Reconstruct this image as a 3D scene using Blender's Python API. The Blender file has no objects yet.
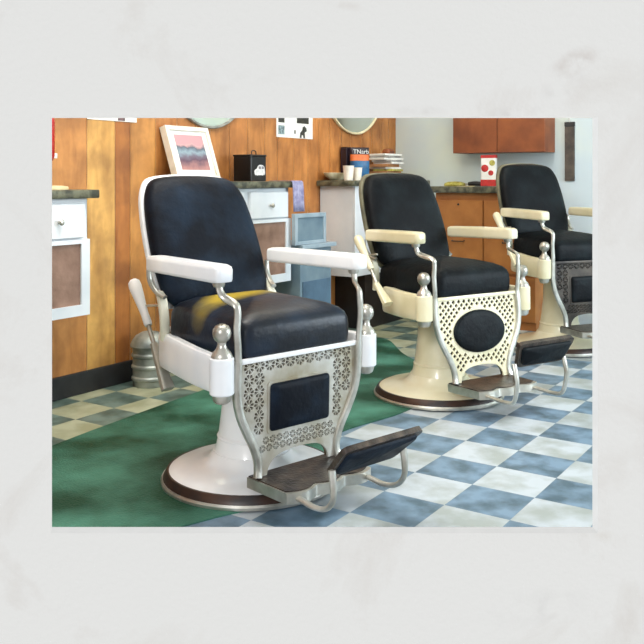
import bpy, bmesh, math, random
from mathutils import Vector, Matrix

random.seed(7)
C = bpy.context.scene.collection
PI = math.pi
R = math.radians

# ------------------------------------------------------------------ helpers
def lin(c):
    return tuple(((v/255)/12.92 if v/255 <= .04045 else ((v/255+.055)/1.055)**2.4) for v in c) + (1.0,)

def mat(name, col, col2=None, scale=6.0, rough=.5, metal=0.0, bump=0.0, bscale=40.0, spec=.5, coat=0.0, detail=4.0, lo=.35, hi=.65):
    """noise-mottled procedural material"""
    m = bpy.data.materials.new(name); m.use_nodes = True
    nt = m.node_tree; b = nt.nodes['Principled BSDF']
    b.inputs['Roughness'].default_value = rough
    b.inputs['Metallic'].default_value = metal
    b.inputs['Specular IOR Level'].default_value = spec
    b.inputs['Coat Weight'].default_value = coat
    b.inputs['Base Color'].default_value = lin(col)
    tc = nt.nodes.new('ShaderNodeTexCoord')
    if col2 is not None:
        n = nt.nodes.new('ShaderNodeTexNoise'); n.inputs['Scale'].default_value = scale
        n.inputs['Detail'].default_value = detail
        r = nt.nodes.new('ShaderNodeValToRGB')
        r.color_ramp.elements[0].position = lo; r.color_ramp.elements[0].color = lin(col)
        r.color_ramp.elements[1].position = hi; r.color_ramp.elements[1].color = lin(col2)
        nt.links.new(tc.outputs['Object'], n.inputs['Vector'])
        nt.links.new(n.outputs['Fac'], r.inputs['Fac'])
        nt.links.new(r.outputs['Color'], b.inputs['Base Color'])
    if bump:
        n2 = nt.nodes.new('ShaderNodeTexNoise'); n2.inputs['Scale'].default_value = bscale
        n2.inputs['Detail'].default_value = 3
        bp = nt.nodes.new('ShaderNodeBump'); bp.inputs['Strength'].default_value = bump
        bp.inputs['Distance'].default_value = .01
        nt.links.new(tc.outputs['Object'], n2.inputs['Vector'])
        nt.links.new(n2.outputs['Fac'], bp.inputs['Height'])
        nt.links.new(bp.outputs['Normal'], b.inputs['Normal'])
    return m

def finish(me, smooth=True, ang=35):
    if smooth:
        for p in me.polygons: p.use_smooth = True
        me.set_sharp_from_angle(angle=R(ang))

def obj(name, bm, m, parent=None, smooth=True, ang=35):
    bmesh.ops.recalc_face_normals(bm, faces=bm.faces[:])
    me = bpy.data.meshes.new(name); bm.to_mesh(me); bm.free()
    finish(me, smooth, ang)
    if m is not None: me.materials.append(m)
    o = bpy.data.objects.new(name, me); C.objects.link(o)
    if parent is not None: o.parent = parent
    return o

def thing(name, label, cat, loc=(0,0,0), rotz=0, group=None):
    o = bpy.data.objects.new(name, None); C.objects.link(o)
    o.empty_display_size = .05
    o.location = loc; o.rotation_euler = (0,0,rotz)
    o['label'] = label; o['category'] = cat
    if group: o['group'] = group
    return o

def tag(o, label, cat, group=None):
    o['label'] = label; o['category'] = cat
    if group: o['group'] = group
    return o

def struct(o):
    o['kind'] = 'structure'; return o

def add_box(bm, x0, x1, y0, y1, z0, z1, bevel=0.0, seg=2, mx=None):
    g = bmesh.ops.create_cube(bm, size=1.0)
    vs = g['verts']
    for v in vs:
        v.co = Vector(((x0+x1)/2+v.co.x*(x1-x0), (y0+y1)/2+v.co.y*(y1-y0), (z0+z1)/2+v.co.z*(z1-z0)))
    if bevel:
        es = list({e for v in vs for e in v.link_edges})
        r = bmesh.ops.bevel(bm, geom=es, offset=bevel, segments=seg, profile=.5, affect='EDGES')
        vs = list({v for f in r['faces'] for v in f.verts} | {v for v in vs if v.is_valid})
    if mx is not None:
        bmesh.ops.transform(bm, matrix=mx, verts=vs)
    return vs

def box(*a, **k):
    bm = bmesh.new(); add_box(bm, *a, **k); return bm

def add_lathe(bm, prof, cx=0, cy=0, n=40, axis='z', org=(0,0,0)):
    """prof: list of (r, z)"""
    rings = []
    for r, z in prof:
        if r < 1e-5:
            rings.append([bm.verts.new((cx, cy, z))]); continue
        rings.append([bm.verts.new((cx+r*math.cos(2*PI*k/n), cy+r*math.sin(2*PI*k/n), z)) for k in range(n)])
    for a, b in zip(rings, rings[1:]):
        for k in range(n):
            k2 = (k+1) % n
            if len(a) == 1 and len(b) == 1: continue
            if len(a) == 1: bm.faces.new((a[0], b[k], b[k2]))
            elif len(b) == 1: bm.faces.new((a[k], b[0], a[k2]))
            else: bm.faces.new((a[k], b[k], b[k2], a[k2]))
    return [v for r in rings for v in r]

def lathe(prof, **k):
    bm = bmesh.new(); add_lathe(bm, prof, **k); return bm

def catmull(pts, sub=6):
    pts = [Vector(p) for p in pts]
    if len(pts) < 3: return pts
    out = []
    P = [2*pts[0]-pts[1]] + pts + [2*pts[-1]-pts[-2]]
    for i in range(1, len(P)-2):
        p0, p1, p2, p3 = P[i-1], P[i], P[i+1], P[i+2]
        for s in range(sub):
            t = s/sub
            out.append(.5*((2*p1)+(-p0+p2)*t+(2*p0-5*p1+4*p2-p3)*t*t+(-p0+3*p1-3*p2+p3)*t**3))
    out.append(pts[-1]); return out

def add_sweep(bm, path, w, h, n=10, up=(0,0,1), sub=6, sq=2.0, taper=None):
    """sweep a superellipse section (half sizes w sideways, h along 'up') along a smooth path"""
    pts = catmull(path, sub) if sub > 1 else [Vector(p) for p in path]
    up = Vector(up); rings = []
    N = len(pts)
    for i, p in enumerate(pts):
        t = (pts[min(i+1, N-1)]-pts[max(i-1, 0)]).normalized()
        s = t.cross(up)
        if s.length < 1e-4: s = t.cross(Vector((0,1,0)))
        s.normalize(); u = s.cross(t).normalized()
        k = 1.0 if taper is None else taper(i/(N-1))
        ring = []
        for a in range(n):
            an = 2*PI*(a+.5)/n
            ca, sa = math.cos(an), math.sin(an)
            x = math.copysign(abs(ca)**(2/sq), ca); y = math.copysign(abs(sa)**(2/sq), sa)
            ring.append(bm.verts.new(p + s*x*w*k + u*y*h*k))
        rings.append(ring)
    for a, b in zip(rings, rings[1:]):
        for k in range(n): bm.faces.new((a[k], a[(k+1)%n], b[(k+1)%n], b[k]))
    bm.faces.new(rings[0]); bm.faces.new(rings[-1])

def sweep(*a, **k):
    bm = bmesh.new(); add_sweep(bm, *a, **k); return bm

def rounded(pts, rad, seg=5):
    """round polygon corners; rad: float or list"""
    out = []; n = len(pts)
    for i in range(n):
        p = Vector(pts[i]); a = Vector(pts[i-1]); b = Vector(pts[(i+1) % n])
        r = rad[i] if isinstance(rad, (list, tuple)) else rad
        if r <= 0: out.append(tuple(p)); continue
        d1 = min(r, (a-p).length*.49); d2 = min(r, (b-p).length*.49)
        s = p+(a-p).normalized()*d1; e = p+(b-p).normalized()*d2
        for k in range(seg+1):
            t = k/seg
            out.append(tuple(s*(1-t)**2+p*2*t*(1-t)+e*t*t))
    return out

def add_puffy(bm, outline, prof, place):
    """rings of an outline scaled about its centre: prof = [(scale, depth)], place(u,v,d)->xyz"""
    cx = sum(p[0] for p in outline)/len(outline); cy = sum(p[1] for p in outline)/len(outline)
    n = len(outline); rings = []
    for s, d in prof:
        if s == 0: rings.append([bm.verts.new(place(cx, cy, d))])
        else: rings.append([bm.verts.new(place(cx+(p[0]-cx)*s, cy+(p[1]-cy)*s, d)) for p in outline])
    for a, b in zip(rings, rings[1:]):
        for k in range(n):
            k2 = (k+1) % n
            if len(b) == 1: bm.faces.new((a[k], a[k2], b[0]))
            elif len(a) == 1: bm.faces.new((a[0], b[k2], b[k]))
            else: bm.faces.new((a[k], a[k2], b[k2], b[k]))
    if len(rings[0]) > 1: bm.faces.new(rings[0][::-1])
    if len(rings[-1]) > 1: bm.faces.new(rings[-1])

def puffy(*a):
    bm = bmesh.new(); add_puffy(bm, *a); return bm

def add_prism(bm, outline, place, d0, d1):
    add_puffy(bm, outline, [(1, d0), (1, d1)], place)

def prism(*a):
    bm = bmesh.new(); add_prism(bm, *a); return bm

def fretwork(outline, holes, thick, place):
    """flat plate with real cut-outs, filled by a 2D curve and turned into a mesh"""
    cu = bpy.data.curves.new('plate', 'CURVE'); cu.dimensions = '2D'; cu.fill_mode = 'BOTH'
    cu.extrude = thick/2
    for pl in [outline]+holes:
        sp = cu.splines.new('POLY'); sp.points.add(len(pl)-1); sp.use_cyclic_u = True
        for q, p in zip(sp.points, pl): q.co = (p[0], p[1], 0, 1)
    o = bpy.data.objects.new('plate', cu); C.objects.link(o)
    dg = bpy.context.evaluated_depsgraph_get()
    me = bpy.data.meshes.new_from_object(o.evaluated_get(dg))
    bm = bmesh.new(); bm.from_mesh(me)
    bpy.data.objects.remove(o); bpy.data.curves.remove(cu); bpy.data.meshes.remove(me)
    bmesh.ops.remove_doubles(bm, verts=bm.verts[:], dist=1e-5)
    for v in bm.verts: v.co = Vector(place(v.co.x, v.co.y, v.co.z))
    return bm

def text_bm(s, size, place, depth=.0006):
    cu = bpy.data.curves.new('lettering', 'FONT'); cu.body = s; cu.size = size; cu.extrude = depth
    cu.align_x = 'CENTER'; cu.align_y = 'CENTER'
    o = bpy.data.objects.new('lettering', cu); C.objects.link(o)
    dg = bpy.context.evaluated_depsgraph_get()
    me = bpy.data.meshes.new_from_object(o.evaluated_get(dg))
    bm = bmesh.new(); bm.from_mesh(me)
    bpy.data.objects.remove(o); bpy.data.curves.remove(cu); bpy.data.meshes.remove(me)
    for v in bm.verts: v.co = Vector(place(v.co.x, v.co.y, v.co.z))
    return bm

# ------------------------------------------------------------------ camera
CAM = Vector((-2.585, -1.457, 1.083)); YAW = math.atan2(.5536, .8328)
FW = Vector((math.cos(YAW), math.sin(YAW), 0)); RT = Vector((math.sin(YAW), -math.cos(YAW), 0))
cd = bpy.data.cameras.new('camera'); cam = bpy.data.objects.new('camera', cd); C.objects.link(cam)
cam.location = CAM; cam.rotation_euler = (PI/2, 0, YAW-PI/2)
FPX = 849.93; HOR = 180.0
cd.sensor_width = 36; cd.lens = FPX/644*36; cd.shift_y = -(322-HOR)/644
cd.clip_start = .05
bpy.context.scene.camera = cam

# ------------------------------------------------------------------ materials
M = {}
M['white'] = mat('white_enamel', (250,250,249), (226,231,237), 5, .28, coat=.3, lo=.3, hi=.75)
M['cream'] = mat('cream_enamel', (240,234,206), (214,205,165), 5, .3, coat=.3, lo=.3, hi=.75)
M['olive_frame'] = mat('olive_grey_enamel', (128,124,100), (84,84,68), 8, .5)
M['pale'] = mat('pale_enamel', (236,232,210), (205,205,190), 5, .3, coat=.3)
M['chrome'] = mat('worn_chrome', (214,212,204), (150,146,134), 14, .34, metal=.8, lo=.3, hi=.8)
M['bronze'] = mat('worn_bronze', (96,84,74), (52,46,44), 18, .38, metal=.55, bump=.25, bscale=90)
M['rim'] = mat('rusted_rim', (70,46,34), (34,28,28), 12, .4, metal=.3)
M['leather'] = mat('navy_leather', (11,16,25), (27,41,57), 7, .5, bump=.22, bscale=45, spec=.12, lo=.4, hi=.75)
M['leather_dark'] = mat('black_leather', (10,13,17), (25,33,37), 7, .5, bump=.22, bscale=45, spec=.12, lo=.4, hi=.75)
M['silver'] = mat('silver_filigree', (204,204,198), (156,146,122), 10, .38, metal=.35, lo=.3, hi=.7)
M['dark_iron'] = mat('dark_iron', (78,70,62), (40,36,34), 10, .45, metal=.4)
M['panel_back'] = mat('panel_backing', (120,100,70), (60,52,44), 14, .6)
M['black'] = mat('black_paint', (22,22,24), (40,40,42), 8, .5)
M['cabinet'] = mat('white_cabinet', (232,236,240), (206,214,222), 4, .5, lo=.3, hi=.75)
M['panel'] = mat('brown_panel', (158,126,108), (120,90,74), 9, .6, bump=.2, lo=.35, hi=.7)
M['stone'] = mat('mottled_counter', (112,112,92), (60,62,52), 22, .35, detail=6, lo=.4, hi=.6)
M['oak'] = mat('orange_oak', (186,124,62), (152,92,42), 5, .5, lo=.3, hi=.7)
M['redwood'] = mat('red_brown_wood', (150,84,44), (108,54,28), 5, .5, lo=.3, hi=.7)
M['paper'] = mat('white_paper', (238,236,230), (222,220,214), 12, .8)
M['cup'] = mat('white_card', (246,240,228), (228,220,205), 20, .7)
M['black_tin'] = mat('black_tin', (14,14,15), (26,26,28), 10, .35)
M['emblem'] = mat('white_print', (232,232,230), (205,205,205), 60, .6)
M['red'] = mat('red_enamel', (190,28,30), (150,20,26), 10, .35)
M['redprint'] = mat('red_print', (196,44,42), (170,40,36), 30, .6)
M['mirror'] = mat('mirror_glass', (225,232,226), rough=.03, metal=1.0)
M['mirror_frame'] = mat('cream_frame', (228,216,180), (205,190,150), 12, .45)
M['steel_frame'] = mat('grey_mirror_frame', (150,152,146), (110,112,108), 12, .4)
M['frame_white'] = mat('white_picture_frame', (240,238,230), (222,214,196), 10, .55)
M['bluebox'] = mat('blue_grey_paint', (124,146,158), (98,122,138), 6, .55)
M['bluepale'] = mat('pale_blue_paint', (168,184,194), (140,160,174), 6, .55)
M['bluedeep'] = mat('blue_paint', (92,122,146), (66,92,114), 5, .55)
M['towel'] = mat('lavender_cloth', (168,166,196), (128,126,164), 30, .9, bump=.3)
M['galv'] = mat('galvanised_metal', (176,182,176), (112,120,118), 9, .45, metal=.45)
M['strop'] = mat('dark_strop_leather', (92,82,72), (60,54,50), 14, .6)
M['olive'] = mat('yellow_packet', (196,188,96), (150,140,60), 40, .6)
M['bag_blue'] = mat('blue_bag', (40,108,156), (26,76,120), 24, .4)
M['bag_dark'] = mat('dark_bag_top', (40,28,44), (24,18,30), 24, .4)
M['orange'] = mat('orange_print', (222,120,58), (206,100,44), 30, .5)
M['tan'] = mat('tan_paper', (176,128,84), (150,100,60), 30, .8)
M['greypaper'] = mat('grey_paper', (176,172,166), (150,148,144), 30, .8)
M['photo_dark'] = mat('dark_photo', (64,64,54), (36,36,34), 60, .6)
M['photo_blue'] = mat('blue_photo', (150,172,176), (70,84,90), 60, .6)
M['photo_pink'] = mat('pinkish_photo', (150,112,110), (92,76,80), 40, .6)
M['ink'] = mat('grey_ink', (130,126,132), rough=.8)
M['railpaint'] = mat('cream_rail', (232,222,178), (214,204,160), 5, .5)
M['ceiling'] = mat('ceiling_paint', (224,220,206), (214,210,196), 3, .8)
M['cream_cloth'] = mat('cream_cloth', (226,212,170), (196,180,136), 20, .9)

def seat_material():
    """navy leather with a yellow-olive reflection painted across the rear of the cushion"""
    m = mat('seat_leather_glow', (11,16,25), (29,43,60), 7, .36, bump=.14, bscale=45, spec=.3, lo=.4, hi=.75)
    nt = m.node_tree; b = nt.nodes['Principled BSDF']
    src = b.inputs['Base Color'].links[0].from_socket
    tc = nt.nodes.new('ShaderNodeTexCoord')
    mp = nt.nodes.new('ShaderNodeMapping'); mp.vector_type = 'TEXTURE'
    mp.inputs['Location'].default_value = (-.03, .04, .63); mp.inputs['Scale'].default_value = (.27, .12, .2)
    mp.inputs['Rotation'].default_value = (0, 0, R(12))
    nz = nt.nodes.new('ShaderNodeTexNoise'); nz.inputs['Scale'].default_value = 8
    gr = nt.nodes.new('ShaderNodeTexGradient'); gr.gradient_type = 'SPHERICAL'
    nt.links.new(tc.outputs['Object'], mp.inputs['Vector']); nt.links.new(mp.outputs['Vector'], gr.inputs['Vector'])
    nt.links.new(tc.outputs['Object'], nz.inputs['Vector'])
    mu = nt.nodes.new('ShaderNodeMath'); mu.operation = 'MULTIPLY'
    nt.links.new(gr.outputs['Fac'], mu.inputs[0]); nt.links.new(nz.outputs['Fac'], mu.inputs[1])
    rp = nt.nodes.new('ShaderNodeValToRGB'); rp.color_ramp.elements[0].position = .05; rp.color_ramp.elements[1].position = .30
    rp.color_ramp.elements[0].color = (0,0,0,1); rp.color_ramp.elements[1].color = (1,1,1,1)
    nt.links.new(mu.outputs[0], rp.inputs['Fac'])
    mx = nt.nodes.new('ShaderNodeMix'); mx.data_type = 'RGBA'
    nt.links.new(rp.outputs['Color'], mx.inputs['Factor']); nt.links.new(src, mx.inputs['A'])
    mx.inputs['B'].default_value = lin((168,144,48))  # reflected yellow light, mixed into the leather colour
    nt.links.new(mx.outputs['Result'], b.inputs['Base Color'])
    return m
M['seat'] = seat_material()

# ------------------------------------------------------------------ the room
T = .2286
def floor_material():
    m = bpy.data.materials.new('checker_tiles'); m.use_nodes = True
    nt = m.node_tree; b = nt.nodes['Principled BSDF']; b.inputs['Roughness'].default_value = .4
    tc = nt.nodes.new('ShaderNodeTexCoord')
    mp = nt.nodes.new('ShaderNodeMapping'); mp.inputs['Location'].default_value = (0, 0, .5)
    mp.inputs['Scale'].default_value = (1/T, 1/T, 0)
    ck = nt.nodes.new('ShaderNodeTexChecker'); ck.inputs['Scale'].default_value = 1
    nt.links.new(tc.outputs['Object'], mp.inputs['Vector']); nt.links.new(mp.outputs['Vector'], ck.inputs['Vector'])
    def noise(scale, c0, c1, lo, hi):
        n = nt.nodes.new('ShaderNodeTexNoise'); n.inputs['Scale'].default_value = scale; n.inputs['Detail'].default_value = 6
        r = nt.nodes.new('ShaderNodeValToRGB')
        r.color_ramp.elements[0].position = lo; r.color_ramp.elements[0].color = lin(c0)
        r.color_ramp.elements[1].position = hi; r.color_ramp.elements[1].color = lin(c1)
        nt.links.new(tc.outputs['Object'], n.inputs['Vector']); nt.links.new(n.outputs['Fac'], r.inputs['Fac'])
        return r.outputs['Color']
    w = noise(6, (160,168,166), (190,199,206), .38, .6)
    d = noise(9, (76,100,114), (120,147,170), .36, .62)
    nt.links.new(w, ck.inputs['Color1']); nt.links.new(d, ck.inputs['Color2'])
    # warm light toward the board wall, tinted into the tile colour
    sy = nt.nodes.new('ShaderNodeSeparateXYZ'); nt.links.new(tc.outputs['Object'], sy.inputs['Vector'])
    mr = nt.nodes.new('ShaderNodeMapRange'); mr.inputs['From Min'].default_value = .35; mr.inputs['From Max'].default_value = 1.3
    mr.interpolation_type = 'SMOOTHSTEP'
    nt.links.new(sy.outputs['Y'], mr.inputs['Value'])
    mx = nt.nodes.new('ShaderNodeMix'); mx.data_type = 'RGBA'; mx.blend_type = 'MULTIPLY'
    nt.links.new(mr.outputs['Result'], mx.inputs['Factor']); nt.links.new(ck.outputs['Color'], mx.inputs['A'])
    mx.inputs['B'].default_value = (.84,.80,.52,1)
    nt.links.new(mx.outputs['Result'], b.inputs['Base Color'])
    return m

WD = 2.40                       # distance of the plaster front wall from the lens
def wallpt(u, v, d=WD):         # a point of the front wall, from its place in the view
    return CAM + FW*d + RT*((u-322)*WD/FPX) + Vector((0,0,-(v-HOR)*WD/FPX))
A = CAM + FW*WD
XL = -1.97; XR = 3.65; YB = 1.95; YS = -3.4; HC = 2.75
def front_at_y(y): t = (y-A.y)/RT.y; return A + RT*t
P0 = front_at_y(YB); P1 = front_at_y(YS)
IN = .0135
F0 = P0+FW*IN/FW.x*1.0; F1 = P1+Vector((IN/FW.x,0,0)); F0 = P0+Vector((IN/FW.x,0,0))

bm = bmesh.new()
vs = [bm.verts.new((p[0], p[1], 0)) for p in ((F0.x,YB+.085),(XR,YB+.085),(XR,YS),(F1.x,YS))]
bm.faces.new(vs); r = bmesh.ops.extrude_face_region(bm, geom=bm.faces[:])
for v in r['geom']:
    if isinstance(v, bmesh.types.BMVert): v.co.z = -.08
struct(obj('floor', bm, floor_material(), smooth=False))
bm = bmesh.new()
vs = [bm.verts.new((p[0], p[1], HC)) for p in ((F0.x,YB+.085),(XR,YB+.085),(XR,YS),(F1.x,YS))]
bm.faces.new(vs); r = bmesh.ops.extrude_face_region(bm, geom=bm.faces[:])
for v in r['geom']:
    if isinstance(v, bmesh.types.BMVert): v.co.z = HC+.08
struct(obj('ceiling', bm, M['ceiling'], smooth=False))

# wood-board wall along the back: one mesh, tone of every board in a colour attribute
def board_material():
    m = bpy.data.materials.new('wood_boards'); m.use_nodes = True
    nt = m.node_tree; b = nt.nodes['Principled BSDF']; b.inputs['Roughness'].default_value = .55
    at = nt.nodes.new('ShaderNodeAttribute'); at.attribute_name = 'tone'
    tc = nt.nodes.new('ShaderNodeTexCoord')
    mp = nt.nodes.new('ShaderNodeMapping'); mp.inputs['Scale'].default_value = (9, 9, 2.2)
    n = nt.nodes.new('ShaderNodeTexNoise'); n.inputs['Scale'].default_value = 1.6; n.inputs['Detail'].default_value = 6
    n.inputs['Distortion'].default_value = .8
    nt.links.new(tc.outputs['Object'], mp.inputs['Vector']); nt.links.new(mp.outputs['Vector'], n.inputs['Vector'])
    rp = nt.nodes.new('ShaderNodeValToRGB')
    rp.color_ramp.elements[0].position = .3; rp.color_ramp.elements[0].color = (.74,.66,.56,1)
    rp.color_ramp.elements[1].position = .7; rp.color_ramp.elements[1].color = (1.12,1.12,1.12,1)
    nt.links.new(n.outputs['Fac'], rp.inputs['Fac'])
    mx = nt.nodes.new('ShaderNodeMix'); mx.data_type = 'RGBA'; mx.blend_type = 'MULTIPLY'; mx.inputs['Factor'].default_value = 1
    nt.links.new(at.outputs['Color'], mx.inputs['A']); nt.links.new(rp.outputs['Color'], mx.inputs['B'])
    n4 = nt.nodes.new('ShaderNodeTexNoise'); n4.inputs['Scale'].default_value = 5.5; n4.inputs['Detail'].default_value = 7
    nt.links.new(tc.outputs['Object'], n4.inputs['Vector'])
    r4 = nt.nodes.new('ShaderNodeValToRGB')
    r4.color_ramp.elements[0].position = .36; r4.color_ramp.elements[0].color = (.66,.62,.60,1)
    r4.color_ramp.elements[1].position = .62; r4.color_ramp.elements[1].color = (1.08,1.08,1.05,1)
    nt.links.new(n4.outputs['Fac'], r4.inputs['Fac'])
    m4 = nt.nodes.new('ShaderNodeMix'); m4.data_type = 'RGBA'; m4.blend_type = 'MULTIPLY'; m4.inputs['Factor'].default_value = 1
    nt.links.new(mx.outputs['Result'], m4.inputs['A']); nt.links.new(r4.outputs['Color'], m4.inputs['B'])
    nt.links.new(m4.outputs['Result'], b.inputs['Base Color'])
    return m
seams = [P0.x, -1.7, -1.45, -1.2, -.98, -.74, -.5, -.28, -.06, .15, .369, .559, .666, .86, 1.03, 1.2, 1.32, 1.5, 1.68, 1.86, 2.0, 2.19, 2.36, 2.5, 2.64, 2.8, 2.93, 3.1, 3.25, 3.4, 3.52, XR]
tones = {.15:(190,132,72), .369:(212,164,92), .559:(178,114,54), .666:(198,140,74)}
bm = bmesh.new(); fl = bm.loops.layers.float_color.new('tone')
for a, b in zip(seams, seams[1:]):
    base = tones.get(a)
    if base is None:
        k = random.uniform(.95, 1.05); base = (int(190*k), int(128*k), int(70*k))
    if .559 in (a,) : base = tones[.559]
    g = .0012
    for (x0, x1, y, c) in ((a+g, b-g, YB, base), (b-g, b+g, YB+.006, (140,88,44))):
        x1 = min(x1, XR)
        q = [bm.verts.new(p) for p in ((x0,y,0),(x1,y,0),(x1,y,HC),(x0,y,HC))]
        f = bm.faces.new(q)
        for l in f.loops: l[fl] = lin(base if c is base else c)
q = [bm.verts.new(p) for p in ((P0.x,YB+.09,0),(XR,YB+.09,0),(XR,YB+.09,HC),(P0.x,YB+.09,HC))]
bm.faces.new(q[::-1])
struct(obj('wall_back', bm, board_material(), smooth=False))

M['paleplaster'] = mat('pale_wall_paint', (222,230,216), (200,214,222), 1.4, .7, lo=.35, hi=.65)
struct(obj('wall_right', box(XR, XR+.1, YS-.1, YB+.09, 0, HC), M['paleplaster'], smooth=False))
# wall with the daylight window, opposite the boards
bm = bmesh.new()
WX0, WX1, WZ0, WZ1 = 1.2, 3.2, .7, 2.4
for (x0,x1,z0,z1) in ((P1.x-.2,WX0,0,HC),(WX1,XR,0,HC),(WX0,WX1,0,WZ0),(WX0,WX1,WZ1,HC)):
    if x1 > x0: add_box(bm, x0, x1, YS-.1, YS, z0, z1)
struct(obj('wall_street', bm, M['ceiling'], smooth=False))
bm = bmesh.new()
for (x0,x1,z0,z1) in ((WX0,WX0+.05,WZ0,WZ1),(WX1-.05,WX1,WZ0,WZ1),(WX0+.05,WX1-.05,WZ0,WZ0+.05),(WX0+.05,WX1-.05,WZ1-.05,WZ1),((WX0+WX1)/2-.02,(WX0+WX1)/2+.02,WZ0+.05,WZ1-.05)):
    add_box(bm, x0, x1, YS-.08, YS-.03, z0, z1)
struct(obj('window_1', bm, M['cabinet'], smooth=False))
struct(obj('baseboard_back', box(P0.x+.05, XR-.002, YB-.018, YB-.001, 0, .112, bevel=.004), M['black'], smooth=False))

# plaster front wall with the opening
def plaster_material():
    m = bpy.data.materials.new('white_plaster'); m.use_nodes = True
    nt = m.node_tree; b = nt.nodes['Principled BSDF']; b.inputs['Roughness'].default_value = .85
    b.inputs['Specular IOR Level'].default_value = .1
    tc = nt.nodes.new('ShaderNodeTexCoord')
    n = nt.nodes.new('ShaderNodeTexNoise'); n.inputs['Scale'].default_value = 2.2; n.inputs['Detail'].default_value = 7; n.inputs['Roughness'].default_value = .6
    n.inputs['Distortion'].default_value = .6
    r = nt.nodes.new('ShaderNodeValToRGB')
    r.color_ramp.elements[0].position = .24; r.color_ramp.elements[0].color = lin((218,214,209))
    r.color_ramp.elements[1].position = .42; r.color_ramp.elements[1].color = lin((230,229,226))
    nt.links.new(tc.outputs['Object'], n.inputs['Vector']); nt.links.new(n.outputs['Fac'], r.inputs['Fac'])
    col = r.outputs['Color']
    # a few rubbed grey-brown stains in the plaster
    for (u, v, sx, sz, ang, amt, c) in ((575,62,34,14,-25,.30,(190,178,170)),(562,88,30,16,-30,.2,(196,192,190)),(515,112,34,9,-5,.25,(190,188,186)),(537,608,60,22,-10,.12,(196,194,192)),(420,112,30,8,0,.18,(196,192,188)),(5,12,16,20,30,.12,(196,192,188)),(600,535,28,8,15,.2,(206,198,186)),(230,80,90,12,-8,.08,(200,196,190)),(345,5,22,6,10,.12,(190,176,166))):
        p = wallpt(u, v); k = WD/FPX
        mp = nt.nodes.new('ShaderNodeMapping'); mp.vector_type = 'TEXTURE'
        mp.inputs['Location'].default_value = p - A*0
        mp.inputs['Rotation'].default_value = (0, -R(ang)*-1, math.atan2(RT.y, RT.x))
        mp.inputs['Scale'].default_value = (sx*k, .1, sz*k)
        gr = nt.nodes.new('ShaderNodeTexGradient'); gr.gradient_type = 'SPHERICAL'
        nt.links.new(tc.outputs['Object'], mp.inputs['Vector']); nt.links.new(mp.outputs['Vector'], gr.inputs['Vector'])
        n3 = nt.nodes.new('ShaderNodeTexNoise'); n3.inputs['Scale'].default_value = 18; n3.inputs['Detail'].default_value = 6
        nt.links.new(tc.outputs['Object'], n3.inputs['Vector'])
        r3 = nt.nodes.new('ShaderNodeValToRGB'); r3.color_ramp.elements[0].position = .42; r3.color_ramp.elements[1].position = .68
        nt.links.new(n3.outputs['Fac'], r3.inputs['Fac'])
        mu = nt.nodes.new('ShaderNodeMath'); mu.operation = 'MULTIPLY'
        nt.links.new(gr.outputs['Fac'], mu.inputs[0]); nt.links.new(r3.outputs['Color'], mu.inputs[1])
        m2 = nt.nodes.new('ShaderNodeMath'); m2.operation = 'MULTIPLY'; m2.inputs[1].default_value = amt*2.3; m2.use_clamp = True
        nt.links.new(mu.outputs[0], m2.inputs[0])
        mx = nt.nodes.new('ShaderNodeMix'); mx.data_type = 'RGBA'
        nt.links.new(m2.outputs[0], mx.inputs['Factor']); nt.links.new(col, mx.inputs['A'])
        mx.inputs['B'].default_value = lin(c); col = mx.outputs['Result']
    nt.links.new(col, b.inputs['Base Color'])
    n2 = nt.nodes.new('ShaderNodeTexNoise'); n2.inputs['Scale'].default_value = 55; n2.inputs['Detail'].default_value = 5
    bp = nt.nodes.new('ShaderNodeBump'); bp.inputs['Strength'].default_value = .16; bp.inputs['Distance'].default_value = .012
    nt.links.new(tc.outputs['Object'], n2.inputs['Vector']); nt.links.new(n2.outputs['Fac'], bp.inputs['Height'])
    nt.links.new(bp.outputs['Normal'], b.inputs['Normal'])
    return m
M['plaster'] = plaster_material()
OL, OR_, OT, OB = 52, 592.4, 118, 527
def wall_ring(d0, d1, inner0, inner1, outer, m, name):
    """plate between depth d0 and d1 with a rectangular opening (inner0 on the face, inner1 behind)"""
    bm = bmesh.new()
    def ring(rc, d): l, t, r_, b_ = rc; return [bm.verts.new(wallpt(u, v, d)) for u, v in ((l,t),(r_,t),(r_,b_),(l,b_))]
    i0, o0 = ring(inner0, d0), ring(outer, d0); i1, o1 = ring(inner1, d1), ring(outer, d1)
    for a, b in ((o0, i0), (i0, i1), (i1, o1), (o1, o0)):
        for k in range(4): bm.faces.new((a[k], a[(k+1)%4], b[(k+1)%4], b[k]))
    return struct(obj(name, bm, m, smooth=False))
t0 = (P0-A).dot(RT); t1 = (P1-A).dot(RT)
ul = 322+t0*FPX/WD; ur = 322+t1*FPX/WD
vb = HOR+(CAM.z+.8)*FPX/WD; vt = HOR-(HC-CAM.z)*FPX/WD
wall_ring(WD, WD+.012, (OL-1,OT-1,OR_+3,OB+3), (OL-6,OT-6,OR_+10,OB+10), (ul,vt,ur,vb), M['plaster'], 'wall_front')
M['casing'] = mat('white_casing', (233,232,229), (228,227,224), 20, .85)
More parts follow.
